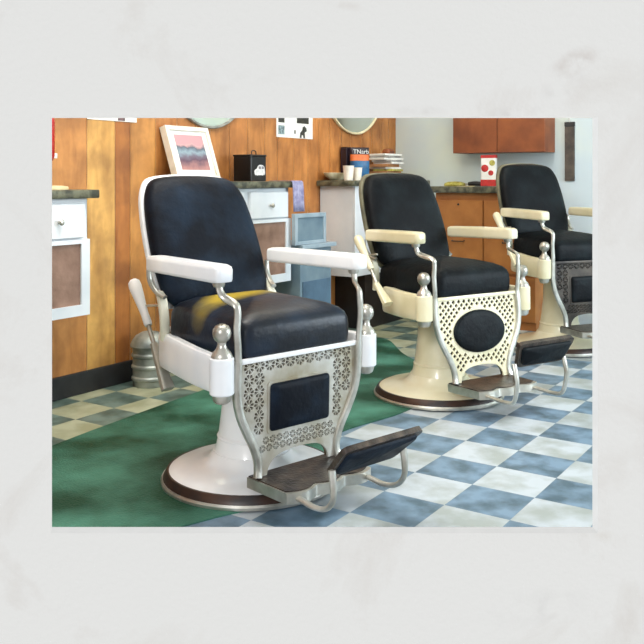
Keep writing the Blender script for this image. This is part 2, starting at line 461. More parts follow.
def casing():  # bevel shaped to imitate a raised edge's highlight and drop shadow
    bm = bmesh.new()
    def ring(l, t, r_, b_, d):
        k = WD/d            # so that the lip edge meets the sight line through (u, v)
        return [bm.verts.new(wallpt(322+(u-322)/k, HOR+(v-HOR)/k, d)) for u, v in ((l,t),(r_,t),(r_,b_),(l,b_))]
    tip = ring(OL, OT, OR_, OB, WD-.008)
    out = ring(OL-1.4, OT-1.6, OR_+5.5, OB+6, WD-.0002)
    back = ring(OL-.9, OT-.9, OR_+2.9, OB+2.9, WD-.0001)
    for a, b in ((tip, out), (out, back), (back, tip)):
        for k in range(4): bm.faces.new((a[k], a[(k+1)%4], b[(k+1)%4], b[k]))
    return bm
struct(obj('trim_1', casing(), M['casing'], smooth=False))

# ------------------------------------------------------------------ rug
def rug_material():
    m = mat('green_rug', (20,66,46), (84,144,124), 2.6, .55, bump=.4, bscale=120, detail=10, lo=.40, hi=.70, spec=.25)
    return m
rp = catmull([(x,y,0) for x,y in ((-1.12,.82),(-.92,.56),(-.72,.42),(-.5,.33),(-.2,.22),(.08,.33),(.45,.49),(.9,.42),(1.3,.44),(1.7,.62),(2.1,1.05),(2.45,1.36),(2.4,1.54),(2.0,1.56),(1.1,1.50),(.35,1.44),(-.3,1.37),(-.8,1.27),(-1.2,1.12),(-1.22,.98),(-1.12,.82))], 8)[:-1]
ro = [(p.x, p.y) for p in rp]
tag(obj('rug', puffy(ro, [(1,0),(1,.004),(.99,.006),(0,.006)], lambda u,v,d: (u,v,d)), rug_material()),
    'long mottled green rug under the two nearest barber chairs', 'rug')

# ------------------------------------------------------------------ barber chairs
def make_chair(label, loc, deg, dz, pitch, paint, leather, seatm, style, pad_tilt, panelm, flare=0, arm_back=0, lever=None, arms=(.238,-.268), back_shift=0, lx=-.215, recline=.36):
    root = thing('barber_chair', label, 'barber chair', (loc[0], loc[1], .006), R(deg), 'row of barber chairs')
    cp, sp_ = math.cos(R(pitch)), math.sin(R(pitch))
    def tl(p):
        x, y, z = p; z0 = z-.5
        if y < -.2 and z < .5: y -= flare*(.5-z)/.4
        return Vector((x, y*cp+z0*sp_, z0*cp-y*sp_+.5+dz))
    def part(name, bm, m, parent=root, upper=True, **k):
        nonlocal flare
        if upper:
            keep = flare
            if name in ('post','post_foot','side_arm','seat_frame','finial'): flare = 0
            for v in bm.verts: v.co = tl(v.co)
            flare = keep
        return obj(name, bm, m, parent, **k)
    # base and column
    part('base', lathe([(0,.012),(.28,.012),(.300,.03),(.300,.040),(.275,.051),(.22,.058),(.18,.066),(.155,.082),(.14,.105),(.0,.105)], n=64), paint, upper=False)
    part('base_rim', lathe([(.26,.0),(.318,.0),(.320,.012),(.316,.022),(.312,.030),(.304,.042),(.297,.043),(.29,.02),(.26,.0)], n=64), M['rim'], upper=False)
    part('rim_band', lathe([(.317,.001),(.3245,.001),(.3255,.010),(.321,.0175),(.314,.016)], n=64), M['chrome'], upper=False)
    top = .36+dz
    part('column', lathe([(.137,.10),(.128,.125),(.120,.165),(.112,.23),(.104,.30),(.100,top),(.0,top)], n=48), paint, upper=False)
    part('column_collar', lathe([(.104,.150),(.1235,.150),(.126,.157),(.122,.164),(.112,.166)], n=48), paint, upper=False)
    # under-seat body
    bm = bmesh.new()
    add_box(bm, -.17, .17, -.2, .2, .395, .50, bevel=.02)
    add_lathe(bm, [(0,.33),(.085,.33),(.11,.36),(.13,.40),(0,.40)], n=32)
    add_box(bm, -.225, .225, -.235, .22, .485, .525, bevel=.012)
    part('seat_frame', bm, M['dark_iron'])
    # side arms, posts, finials
    for s in (-1, 1):
        bm = bmesh.new()
        path = [(s*.15,.285+arm_back,.458),(s*.205,.265+arm_back,.456),(s*.245,.12+arm_back*.6,.456),(s*.29,-.08,.457),(s*.315,-.245,.459)]
        add_sweep(bm, path, .021, .07, n=16, sq=5, sub=6, taper=lambda t: 1-.14*t)
        part('side_arm', bm, paint)
        part('post', lathe([(0,.402),(.036,.402),(.039,.406),(.039,.515),(.036,.519),(0,.519)], cx=s*.318, cy=-.265, n=28), paint)
        part('finial', lathe([(0,.517),(.034,.517),(.034,.524),(.029,.535),(.018,.547),(.014,.560),(.015,.567),(.022,.573),(.028,.583),(.030,.595),(.028,.607),(.021,.618),(.010,.624),(0,.625)], cx=s*.318, cy=-.265, n=28), M['chrome'])
        part('post_foot', lathe([(0,.372),(.018,.374),(.027,.381),(.030,.392),(.032,.404),(0,.404)], cx=s*.318, cy=-.265, n=24), M['chrome'])
    # seat cushion
    so = rounded([(-.240,-.276),(.240,-.276),(.232,.21),(-.232,.21)], [.045,.045,.06,.06], 6)
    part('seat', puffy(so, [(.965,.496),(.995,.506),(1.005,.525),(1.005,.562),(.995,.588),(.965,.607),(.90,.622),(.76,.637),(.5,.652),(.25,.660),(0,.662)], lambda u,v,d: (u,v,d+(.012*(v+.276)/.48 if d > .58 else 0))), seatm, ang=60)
    # backrest
    def bp(u, v, d):   # u sideways, v height, d forward of the back plane
        y = .222+back_shift+(v-.6)*recline
        return (u, y-d*.94, v+d*.34*0)
    half = [(.0,.600),(.200,.604),(.235,.645),(.249,.74),(.249,.85),(.240,.95),(.223,1.025),(.183,1.08),(.10,1.096),(0,1.099)]
    hs = [Vector((x,z,0)) for x, z in half]
    right = catmull(hs[1:], 4)
    ol = [(p.x, p.y) for p in right]; ol = ol + [(-x, z) for x, z in reversed(ol[:-1])]
    part('back_frame', puffy(ol, [(.9,-.032),(.985,-.027),(1.0,-.020),(1.0,-.002),(.985,.003),(.95,.003)], bp), paint if paint is M['white'] else M['olive_frame'], ang=50)
    part('backrest', puffy(ol, [(.93,.004),(.965,.008),(.975,.02),(.972,.036),(.95,.052),(.90,.064),(.78,.074),(.5,.080),(.2,.082),(0,.082)], bp), leather, ang=60)
    for s in (-1, 1):
        # armrest slab with rounded ends
        yc0, yc1 = arms; ya = yc1+.047
        o = rounded([(-.033,yc1),(.033,yc1),(.030,yc0),(-.030,yc0)], .024, 5)
        bm = puffy(o, [(.9,.748),(.985,.752),(1,.760),(1,.790),(.98,.799),(.90,.804),(0,.806)],
                   lambda u,v,d: (s*(.302-.028*(v-yc1)/(yc0-yc1))+u, v, d+.004*math.cos((v+.02)*5)))
        part('armrest', bm, paint, ang=45)
        # chrome support: armrest to seat corner
        bm = bmesh.new()
        add_sweep(bm, [(s*.299,ya,.752),(s*.298,ya-.006,.722),(s*.290,ya-.018,.702),(s*.274,-.276,.682),(s*.270,-.284,.655),(s*.273,-.284,.60),(s*.268,-.283,.54),(s*.265,-.281,.47)], .013, .008, n=10, up=(0,1,0), sub=6)
        add_lathe(bm, [(0,.735),(.017,.735),(.02,.742),(.02,.752),(0,.752)], cx=s*.299, cy=ya, n=16)
        part('armrest_support', bm, M['chrome'])
        # rail down the side of the front panel
        bm = bmesh.new()
        add_sweep(bm, [(s*.266,-.279,.50),(s*.268,-.276,.44),(s*.266,-.273,.385),(s*.252,-.270,.325),(s*.224,-.267,.265),(s*.194,-.264,.212),(s*.176,-.262,.165),(s*.173,-.262,.13),(s*.178,-.268,.106)], .0145, .011, n=12, up=(0,1,0), sub=6, sq=3)
        part('panel_rail', bm, M['chrome'])
        # hinge between seat and back
        bm = bmesh.new()
        add_sweep(bm, [(s*.272,.26,.752),(s*.27,.255,.71),(s*.262,.225,.672),(s*.25,.185,.655)], .008, .011, n=10, up=(1,0,0))
        part('back_hinge', bm, M['chrome'])
        bm = bmesh.new()
        add_sweep(bm, [(s*.238,.235,.665),(s*.250,.20,.63),(s*.252,.185,.575),(s*.235,.21,.50)], .012, .018, n=12, up=(1,0,0), sq=3)
        part('back_bracket', bm, M['pale'])
    # front panel, cut through
    hp = [(.256,.500),(.258,.44),(.254,.385),(.240,.325),(.212,.265),(.183,.212),(.165,.165),(.162,.106)]
    hr = [(p.x,p.y) for p in catmull([(x,z,0) for x,z in hp], 4)]
    arch = [(.136,.106),(.131,.128),(.112,.152),(.082,.167),(.04,.173),(0,.175)]
    ar = [(p.x,p.y) for p in catmull([(x,z,0) for x,z in arch], 3)]
    outl = hr + ar + [(-x,z) for x,z in reversed(ar[:-1])] + [(-x,z) for x,z in reversed(hr)]
    def inx(z):
        for (x0,z0),(x1,z1) in zip(hr, hr[1:]):
            if z1 <= z <= z0: return x0+(x1-x0)*(z0-z)/max(1e-6, z0-z1)
        return 0
    def archz(x):
        x = abs(x)
        for (x0,z0),(x1,z1) in zip(ar, ar[1:]):
            if x1 <= x <= x0: return z0+(z1-z0)*(x0-x)/max(1e-6, x0-x1)
        return .1
    def clear(x, z, m):
        if z > .494-m or abs(x) > inx(z)-.006-m: return False
        if abs(x) < .137+m and z < archz(x)+.010+m: return False
        if style == 'oval': return (x/(.168+m))**2+((z-.332)/(.104+m))**2 > 1
        return not (abs(x) < .139+m and .240-m < z < .418+m)
    holes = []
    if style == 'oval':
        st = .0265
        for i in range(-20, 21):
            for j in range(-20, 21):
                x, z = (i+j)*st*.62, .36+(i-j)*st*.62
                if clear(x, z, .0105):
                    h = .0112
                    holes.append([(x-h,z),(x,z-h),(x+h,z),(x,z+h)])
    else:
        def rosette(x, rz, rr):
            for w in range(8):
                a = w*PI/4+.2
                a0, a1 = a-.30, a+.30
                holes.append([(x+rr*.2*math.cos(a), rz+rr*.2*math.sin(a)), (x+rr*.9*math.cos(a0), rz+rr*.9*math.sin(a0)), (x+rr*math.cos(a), rz+rr*math.sin(a)), (x+rr*.9*math.cos(a1), rz+rr*.9*math.sin(a1))])
        st = .0430
        for rz in [.471, .429]+[.388-.0405*k for k in range(4)]:
            for k in range(-6, 7):
                if clear(k*st, rz, .0165): rosette(k*st, rz, .0211)
        for rz, off in ((.222, 0), (.196, .5)):
            for k in range(-6, 6):
                x = (k+off)*.0285
                if clear(x, rz, .0115): rosette(x, rz, .0135)
    def pp(x, z, d): return (x, -.268+.010*(.5-z)/.4 - d, z)
    part('front_panel', fretwork(outl, holes, .008, pp), panelm, ang=30)
    part('panel_backing', prism([(x*.975, .30+(z-.30)*.975) for x, z in outl], pp, -.012, -.0065), M['panel_back'] if panelm is M['silver'] else M['black'], ang=30)
    if style == 'oval':
        po = [(.163*math.cos(2*PI*k/40), .332+.099*math.sin(2*PI*k/40)) for k in range(40)]
    else:
        po = rounded([(-.130,.249),(.130,.249),(.130,.406),(-.130,.406)], .014, 4)
        part('pad_frame', prism(rounded([(-.138,.241),(.138,.241),(.138,.414),(-.138,.414)], .012, 4), pp, .002, .007), M['silver'] if panelm is M['silver'] else panelm)
    part('panel_pad', puffy(po, [(1,.0),(1,.009),(.98,.014),(.92,.018),(.7,.021),(0,.022)], pp), leather, ang=60)
    # apron strip under the seat front
    part('seat_apron', box(-.258,.258,-.281,-.265,.486,.503, bevel=.003), paint if panelm is not M['dark_iron'] else M['dark_iron'])
    # step plate
    fr = []
    for k in range(33):
        x = .185-.37*k/32
        fr.append((x, -.425-.022*abs(math.sin(k/32*PI*3))))
    pl = [(-.188,-.222),(.188,-.222)]+fr
    cz = .07
    part('step_plate', prism(pl, lambda u,v,d: (u,v,d), .066, .100), M['chrome'], ang=40)
    tread = [(x*.965, (y if y > -.3 else y+.014)) for x, y in pl]
    part('step_tread', prism(tread, lambda u,v,d: (u,v,d), .098, .1035), M['bronze'])
    # swinging footrest
    for s in (-1, 1):
        bm = bmesh.new()
        pa = [(s*.150,-.405,.082),(s*.150,-.455,.080),(s*.151,-.52,.076),(s*.153,-.575,.090),(s*.155,-.605,.125),(s*.156,-.606,.170),(s*.155,-.600,.212)]
        if pad_tilt > 55: pa = [(x, y if y > -.5 else y-.03, z if z < .1 else z+.04) for x, y, z in pa]
        add_sweep(bm, pa, .010, .013, n=12, up=(1,0,0), sub=6, taper=lambda t: .85+.5*max(0, t-.7))
        part('footrest_arm', bm, M['chrome'])
    a = R(pad_tilt); L = .15 if pad_tilt < 55 else .125
    oy, oz = (-.668, .288) if pad_tilt < 55 else (-.685, .345)
    dirv = Vector((0, -math.cos(a), math.sin(a))); nrm = Vector((0, -math.sin(a), -math.cos(a)))
    org = Vector((0, oy, oz))-dirv*L
    def fp(u, v, d): p = org+dirv*v+nrm*d; return (u, p.y, p.z)
    fo = rounded([(-.138,0),(.150,0),(.184,L),(-.168,L)], [.02,.02,.03,.03], 4)
    part('footrest', prism(fo, fp, -.012, .006), M['bronze'])
    fi = rounded([(-.124,.014),(.136,.014),(.166,L-.018),(-.150,L-.018)], .02, 4)
    part('footrest_pad', puffy(fi, [(1,.004),(.99,.012),(.94,.017),(0,.019)], fp), leather, ang=60)
    # recline lever
    L0, L1, L2, L3 = [Vector((lx, y, z)) for y, z in (lever or ((.222,.312),(.318,.460),(.360,.528),(.470,.680)))]
    bm = sweep([L0, L0.lerp(L1,.35), L0.lerp(L1,.7), L1+(L1-L0)*.04], .013, .020, n=14, up=(1,0,0), sub=4, sq=4, taper=lambda t: 1.25-.55*t)
    lv = part('recline_lever', bm, M['silver'] if paint is M['white'] else paint)
    part('lever_rod', sweep([L1-(L1-L0)*.06, L2+(L3-L2)*.05], .0085, .0085, n=10, up=(1,0,0), sub=1), M['chrome'], lv)
    d = (L3-L2).normalized()
    ring = [(0,.014),(.01,.016),(.05,.015),(.09,.018),(.13,.022),(.17,.025),(.188,.023),(.198,.014)]
    bm = bmesh.new(); vs = add_lathe(bm, [(0,0)]+[(r,z) for z, r in ring]+[(0,.2)], n=18)
    q = Vector((0,0,1)).rotation_difference(d)
    for v in vs: v.co = q @ v.co + L2
    part('lever_handle', bm, paint, lv)
    h = L2.lerp(L3, .45)
    part('lever_link', sweep([h, h+Vector((.02,-.03,.004)), h+Vector((.03,-.06,.008))] if lever else [h, h+Vector((.03,-.06,.006)), h+Vector((.05,-.15,.012))], .005, .005, n=8, sub=4), M['chrome'], lv)
    return root

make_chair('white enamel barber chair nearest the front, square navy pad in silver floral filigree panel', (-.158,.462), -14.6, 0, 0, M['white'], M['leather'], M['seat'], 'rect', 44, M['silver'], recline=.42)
LV = ((-.018,.455),(.070,.545),(.113,.612),(.222,.76))
make_chair('cream barber chair in the middle of the row, oval navy pad in cream lattice panel', (1.305,.425), -23, .025, 1, M['cream'], M['leather_dark'], M['leather_dark'], 'oval', 60, M['cream'], .05, -.10, LV, (.215,-.235), -.03, -.335)
make_chair('cream barber chair farthest back at the right edge, dark iron front panel', (2.836,.305), -34, .085, -1, M['cream'], M['leather_dark'], M['leather_dark'], 'rect', 60, M['dark_iron'], .03, -.06, LV, (.235,-.258), 0, -.335)

# ------------------------------------------------------------------ cabinets on the board wall
YF = 1.65
def counter(x0, x1, zt, label):
    o = obj('countertop', box(x0, x1, YF-.02, YB-.004, zt-.040, zt, bevel=.006), M['stone'])
    return tag(o, label, 'countertop', 'mottled stone countertops')
def wall_cabinet(x0, x1, zt, zb, label, bays):
    t = thing('wall_cabinet', label, 'cabinet', ((x0+x1)/2, YF, zb), 0, 'white cabinets on the board wall')
    ox, oz = (x0+x1)/2, zb
    def P(name, a, b, y0, y1, z0, z1, m, par=t, bev=.003):
        return obj(name, box(a-ox, b-ox, y0-YF, y1-YF, z0-oz, z1-oz, bevel=bev), m, par, smooth=False)
    P('carcass', x0, x1, YF+.018, YB-.004, zb, zt-.041, M['cabinet'])
    for (a, b) in bays:
        P('drawer', a+.03, b-.03, YF-.004, YF+.02, zt-.222, zt-.065, M['cabinet'])
        dr = t.children[-1]
        kx = (a+b)/2
        k = lathe([(0,0),(.006,.002),(.006,.012),(.013,.018),(.014,.024),(.008,.03),(0,.031)], n=14)
        for v in k.verts: v.co = Vector((kx-ox+v.co.x, -.004-v.co.z, zt-.146-oz+v.co.y))
        obj('knob', k, M['chrome'], dr)
        # panelled door: white frame with brown panel
        z1, z0 = zt-.230, zb
        bm = bmesh.new()
        for (p, q, r_, s_) in ((a, a+.05, z0, z1), (b-.05, b, z0, z1), (a+.05, b-.05, z0, z0+.05), (a+.05, b-.05, z1-.02, z1)):
            add_box(bm, p-ox, q-ox, -.002, .02, r_-oz, s_-oz)
        d = obj('door', bm, M['cabinet'], t, smooth=False)
        obj('door_panel', box(a+.05-ox, b-.05-ox, .008, .018, z0+.05-oz, z1-.02-oz), M['panel'], d, smooth=False)
    return t
wall_cabinet(-1.04, .125, 1.038, .455, 'white wall-hung cabinet at the left edge, with drawer and brown door panel', [(-1.04,-.64),(-.64,-.24),(-.24,.125)])
counter(-1.05, .17, 1.038, 'mottled counter slab on the left-edge white cabinet')
wall_cabinet(.875, 1.735, 1.075, .455, 'white wall-hung cabinet under the framed picture and black box', [(.875,1.30),(1.30,1.735)])
counter(.85, 1.84, 1.075, 'mottled counter slab under the framed picture and black box')
t = thing('wall_cabinet', 'plain white cabinet with added black shade block under the magazines, partly behind the middle chair', 'cabinet', (3.07,YF,0), 0, 'white cabinets on the board wall')
obj('carcass', box(-.56,.57,.018,.296,.40,1.039), M['cabinet'], t, smooth=False)
obj('shade_block', box(-.36,.57,.04,.296,0,.399), M['black'], t, smooth=False)  # black block stands in for chair shade along the dark baseboard
for a, b in ((-.56,-.185),(-.18,.19),(.195,.57)): obj('door', box(a,b,0,.017,.402,1.034,bevel=.003), M['cabinet'], t, smooth=False)
counter(2.46, 3.645, 1.080, 'mottled counter slab under the bowl and the magazines')

# ------------------------------------------------------------------ counter on the pale wall
t = thing('base_cabinet', 'orange-brown wooden cabinet against the pale wall behind the right-hand chairs', 'cabinet', (3.3,1.05,0))
obj('carcass', box(.018,.346,-.42,.37,0,.985), M['oak'], t, smooth=False)
for z0, z1 in ((.70,.93),(.40,.68)):
    for y0, y1 in ((-.42,-.03),(-.02,.37)):
        d = obj('drawer', box(0,.018,y0,y1,z0,z1,bevel=.003), M['oak'], t, smooth=False)
        if z1 < .9:
            bm = sweep([(-.001,(y0+y1)/2-.05,z1-.05),(-.022,(y0+y1)/2-.045,z1-.055),(-.022,(y0+y1)/2+.045,z1-.055),(-.001,(y0+y1)/2+.05,z1-.05)], .004,.004,n=8,sub=1)
            obj('handle', bm, M['black'], d)
        else:
            obj('lock', lathe([(0,0),(.008,0),(.008,.004),(0,.004)], n=12), M['black'], d)
            o = d.children[-1]; o.rotation_euler = (0,-PI/2,0); o.location = (0,(y0+y1)/2,z1-.03)
obj('door', box(0,.018,-.42,-.03,.06,.38,bevel=.003), M['oak'], t, smooth=False)
obj('door', box(0,.018,-.02,.37,.06,.38,bevel=.003), M['oak'], t, smooth=False)
tag(obj('countertop', box(3.27,XR-.002,.60,1.45,.987,1.035,bevel=.005), M['stone']), 'mottled counter slab on the orange-brown cabinet', 'countertop')
t = thing('overhead_cabinet', 'red-brown two-door cabinet hung high on the pale wall', 'cabinet', (3.42,.9775,1.288))
obj('carcass', box(.018,.226,-.375,.347,0,.72), M['redwood'], t, smooth=False)
for a, b in ((-.375,-.0125),(-.0085,.347)): obj('door', box(0,.0175,a,b,0,.72,bevel=.003), M['redwood'], t, smooth=False)

# razor strop
t = thing('razor_strop', 'long dark leather razor strop hanging from a hook on the pale wall', 'razor strop', (3.635,.49,1.076))
obj('strap', box(.0,.0145,-.036,.036,0,.40,bevel=.003), M['strop'], t, smooth=False)
obj('end_clip', box(-.002,.0145,-.038,.038,.4005,.435,bevel=.003), M['black'], t, smooth=False)
obj('hook', sweep([(.004,0,.43),(-.002,0,.455),(-.002,0,.475),(.0145,0,.478)], .005,.005,n=8), M['chrome'], t)

# ------------------------------------------------------------------ things on the walls
def round_mirror(x, z, r, frame, label):
    t = thing('round_mirror', label, 'mirror', (x, YB-.002, z), 0, 'round wall mirrors')
    def flip(bm):
        for v in bm.verts: v.co = Vector((v.co.x, -v.co.z, v.co.y))
        return bm
    obj('glass', flip(lathe([(0,.012),(r-.008,.012),(r-.006,.004),(0,.004)], n=64)), M['mirror'], t)
    obj('frame', flip(lathe([(r-.012,.0),(r-.014,.014),(r-.008,.022),(r,.022),(r+.004,.014),(r+.002,0),(r-.012,0)], n=64)), frame, t)
round_mirror(1.30, 1.775, .38, M['steel_frame'], 'round grey-rimmed mirror on the board wall, above the framed picture')
round_mirror(2.97, 1.885, .452, M['mirror_frame'], 'round cream-rimmed mirror on the board wall, above the magazines')

def flatpic(par, x0, x1, z0, z1, m, name, d): return obj(name, box(x0,x1,-d,-d+.0008,z0,z1), m, par, smooth=False)
t = thing('pinned_notice', 'white notice pinned high on the boards above the left cabinet', 'notice', (.54,YB-.001,1.395))
obj('sheet', box(-.172,.172,-.003,0,0,.3), M['paper'], t, smooth=False)
for k in range(4): flatpic(t, -.155, -.155+random.uniform(.07,.10), .02+k*.022, .026+k*.022, M['ink'], 'print_line', .0042)
flatpic(t, .035, .085, .004, .06, M['photo_pink'], 'photo', .0042)
t = thing('photo_sheet', 'white sheet with four dark photos on the boards between the two round mirrors', 'notice', (2.2,YB-.0003,1.372))
obj('sheet', box(-.215,.215,-.003,0,0,.34), M['paper'], t, smooth=False)
for x0,x1,z0,z1,m in ((-.195,-.125,.10,.16,'photo_dark'),(-.195,-.125,.02,.08,'photo_blue'),(.02,.165,.105,.17,'photo_dark'),(-.01,.005,.03,.055,'photo_dark')):
    flatpic(t, x0,x1,z0,z1,M[m],'photo',.0042)
dogo = [(.055,0),(.075,.0),(.078,.02),(.095,.02),(.10,.0),(.118,.0),(.115,.04),(.14,.05),(.135,.07),(.112,.085),(.09,.075),(.085,.055),(.06,.035)]
obj('photo', prism(dogo, lambda u,v,d: (u,-d,v+.004), .0034, .0042), M['photo_dark'], t, smooth=False)

t = thing('fire_extinguisher', 'red extinguisher on the board wall at the left edge above the counter', 'fire extinguisher', (-.005,YB-.09,1.125))
obj('cylinder', lathe([(0,.035),(.05,.037),(.07,.05),(.078,.07),(.078,.24),(.068,.275),(.04,.30),(.022,.31),(.022,.325),(0,.325)], n=32), M['red'], t)
obj('valve', box(-.02,.02,-.018,.018,.325,.36,bevel=.006), M['black'], t)
obj('hose', sweep([(-.02,-.02,.34),(-.06,-.07,.32),(-.07,-.085,.2),(-.05,-.085,.06),(-.03,-.06,.0)], .01,.01,n=10), M['black'], t)
obj('bracket', box(-.03,.03,.07,.089,.06,.26,bevel=.004), M['black'], t)
bmx = bmesh.new(); add_box(bmx, .03,.062,-.068,-.052,.06,.085,bevel=.003, mx=Matrix.Rotation(R(20),4,'Z'))
obj('inspection_tag', bmx, M['paper'], t)
tag(obj('folded_cloth', puffy(rounded([(-.16,1.70),(.05,1.69),(.04,1.84),(-.15,1.85)], .03), [(1,1.0385),(1.01,1.045),(.98,1.053),(.8,1.057),(0,1.059)], lambda u,v,d:(u,v,d)), M['cream_cloth']), 'folded cream cloth lying on the left-edge counter', 'cloth')

# ------------------------------------------------------------------ things on the middle counter
def picture_material():
    m = bpy.data.materials.new('landscape_print'); m.use_nodes = True
    nt = m.node_tree; b = nt.nodes['Principled BSDF']; b.inputs['Roughness'].default_value = .4
    tc = nt.nodes.new('ShaderNodeTexCoord'); sx = nt.nodes.new('ShaderNodeSeparateXYZ')
    nt.links.new(tc.outputs['Generated'], sx.inputs['Vector'])
    n = nt.nodes.new('ShaderNodeTexNoise'); n.inputs['Scale'].default_value = 14; n.inputs['Detail'].default_value = 5
    nt.links.new(tc.outputs['Object'], n.inputs['Vector'])
    ad = nt.nodes.new('ShaderNodeMath'); ad.operation = 'MULTIPLY_ADD'; ad.inputs[1].default_value = .5
    nt.links.new(n.outputs['Fac'], ad.inputs[0]); nt.links.new(sx.outputs['Z'], ad.inputs[2])
    r = nt.nodes.new('ShaderNodeValToRGB'); cr = r.color_ramp
    cr.elements[0].position = .2; cr.elements[0].color = lin((196,140,134))
    cr.elements[1].position = 1.2; cr.elements[1].color = lin((196,150,156))
    for p, c in ((.38,(150,110,112)),(.5,(96,70,88)),(.62,(112,104,120)),(.74,(140,160,172)),(.86,(86,96,112)),(.97,(206,160,160))):
        e = cr.elements.new(p); e.color = lin(c)
    nt.links.new(ad.outputs[0], r.inputs['Fac']); nt.links.new(r.outputs['Color'], b.inputs['Base Color'])
    return m
t = thing('framed_picture', 'white framed landscape print leaning on the counter behind the nearest chair', 'picture', (1.065,1.832,1.0805), R(0))
tilt = Matrix.Rotation(R(-19), 4, 'X')
def tb(*a, **k):
    bm = box(*a, **k); bmesh.ops.transform(bm, matrix=tilt, verts=bm.verts[:]); return bm
bm = bmesh.new()
for x0,x1,z0,z1 in ((-.18,-.155,0,.318),(.155,.18,0,.318),(-.155,.155,0,.025),(-.155,.155,.293,.318)): add_box(bm, x0,x1,-.032,.012,z0,z1)
bmesh.ops.transform(bm, matrix=tilt, verts=bm.verts[:])
obj('frame', bm, M['frame_white'], t, smooth=False)
obj('mount', tb(-.155,.155,-.022,.008,.025,.293), M['paper'], t, smooth=False)
obj('print', tb(-.118,.118,-.0235,-.022,.056,.268), picture_material(), t, smooth=False)

t = thing('black_box', 'square black tin with a white car emblem on the middle counter', 'box', (1.515,1.80,1.076))
obj('body', box(-.075,.075,-.068,.068,0,.150,bevel=.004), M['black_tin'], t, smooth=False)
obj('lid', box(-.078,.078,-.071,.071,.150,.162,bevel=.003), M['black_tin'], t, smooth=False)
obj('loop_handle', sweep([(-.022,-.03,.162),(-.02,-.03,.181),(0,-.03,.188),(.02,-.03,.181),(.022,-.03,.162)], .0035,.0035,n=8), M['black_tin'], t)
car = [(-.05,.035),(-.046,.028),(-.036,.026),(-.03,.034),(-.02,.034),(-.014,.026),(.012,.026),(.018,.034),(.028,.034),(.034,.026),(.05,.03),(.053,.045),(.05,.06),(.046,.078),(.03,.088),(.0,.09),(-.018,.082),(-.028,.066),(-.046,.06),(-.053,.05)]
obj('car_emblem', prism(car, lambda u,v,d:(u+.01,-.068-d,v+.01), .0002, .0012), M['emblem'], t, smooth=False)
bm = bmesh.new()
for x in (-.025,.023): add_lathe(bm, [(0,.0),(.008,0),(.008,.0014),(0,.0014)], n=14, cx=x)
for v in bm.verts: v.co = Vector((v.co.x+.01, -.0686-v.co.z, .042+v.co.y))
obj('emblem_wheels', bm, M['emblem'], t)
bm = bmesh.new()
for x0,x1 in ((-.012,.012),(.018,.04)): add_box(bm, x0+.01,x1+.01,-.0698,-.069,.074,.09)
obj('emblem_windows', bm, M['ink'], t, smooth=False)

# lavender cloth over the end of the counter
bm = bmesh.new()
prof = [(1.80,1.0755),(1.66,1.0757),(1.632,1.0757),(1.624,1.068),(1.620,1.03),(1.618,.95),(1.616,.885)]
g = []
for k, (y, z) in enumerate(prof):
    g.append([bm.verts.new((1.712+.0070*j, y-(.004*math.sin(j*1.3)+.004)*(k/6), z+.0005)) for j in range(17)])
for a, b in zip(g, g[1:]):
    for j in range(16): bm.faces.new((a[j], a[j+1], b[j+1], b[j]))
o = obj('hand_towel', bm, M['towel']); md = o.modifiers.new('s', 'SOLIDIFY'); md.thickness = .003; md.offset = 1
tag(o, 'lavender towel hung over the front edge at the right end of the middle counter', 'towel')

# blue-grey seat with a square back between the cabinets
t = thing('booster_seat', 'blue-grey painted seat with a square panelled front board between the white cabinets', 'seat', (1.955,1.75,0))
obj('base', box(-.17,.185,-.14,.17,0,.645,bevel=.006), M['bluebox'], t, smooth=False)
obj('side_panel', box(-.15,.165,-.146,-.1405,.03,.44,bevel=.001), M['bluedeep'], t, smooth=False)
obj('seat_board', box(-.18,.215,-.165,.175,.6455,.674,bevel=.005), M['bluepale'], t, smooth=False)
bm = bmesh.new()
for x0,x1,z0,z1 in ((-.24,-.21,.675,.872),(.08,.11,.675,.872),(-.21,.08,.845,.872),(-.21,.08,.675,.697)): add_box(bm, x0,x1,-.15,-.12,z0,z1,bevel=.003)
obj('back_frame', bm, M['bluepale'], t, smooth=False)
obj('back_panel', box(-.21,.08,-.142,-.124,.697,.845), M['bluebox'], t, smooth=False)

# galvanised bin
t = thing('metal_bin', 'ribbed grey metal bin with domed lid on the tiles by the board wall', 'bin', (.655,1.79,0))
pr_ = [(0,.0),(.085,.0),(.088,.01)]
for z in (.03,.09,.15): pr_ += [(.089,z),(.096,z+.008),(.096,z+.018),(.089,z+.026)]
pr_ += [(.093,.205)]
obj('body', lathe(pr_+[(0,.205)], n=36), M['galv'], t)
obj('lid', lathe([(.0,.2055),(.100,.2055),(.103,.212),(.100,.222),(.092,.24),(.075,.262),(.045,.279),(.015,.285),(0,.285)], n=36), M['galv'], t)

# ------------------------------------------------------------------ things on the third counter
Z3 = 1.081
tag(obj('bowl', lathe([(0,0),(.06,.0),(.075,.008),(.115,.030),(.135,.055),(.13,.057),(.11,.036),(.07,.014),(0,.011)], n=40), M['cream']), 'shallow cream bowl on the counter left of the paper cups', 'bowl')
bpy.data.objects['bowl'].location = (2.60,1.858,Z3); bpy.data.objects['bowl'].scale = (.98,.62,.95)
for k, (x, y, h, r_, lb) in enumerate(((2.525,1.715,.102,.040,'taller white paper cup in front of the blue snack bag'),(2.645,1.715,.090,.036,'shorter white paper cup right of the taller cup'))):
    o = obj('paper_cup', lathe([(0,.002),(r_*.78,0),(r_,h),(r_+.002,h+.002),(r_-.003,h+.002),(r_*.78-.003,.006),(0,.006)], n=28), M['cup'])
    o.location = (x, y, Z3); tag(o, lb, 'cup', 'white paper cups')
t = thing('snack_bag', 'blue snack bag with dark top and orange band on the counter', 'snack bag', (2.82,1.80,Z3), R(-38))
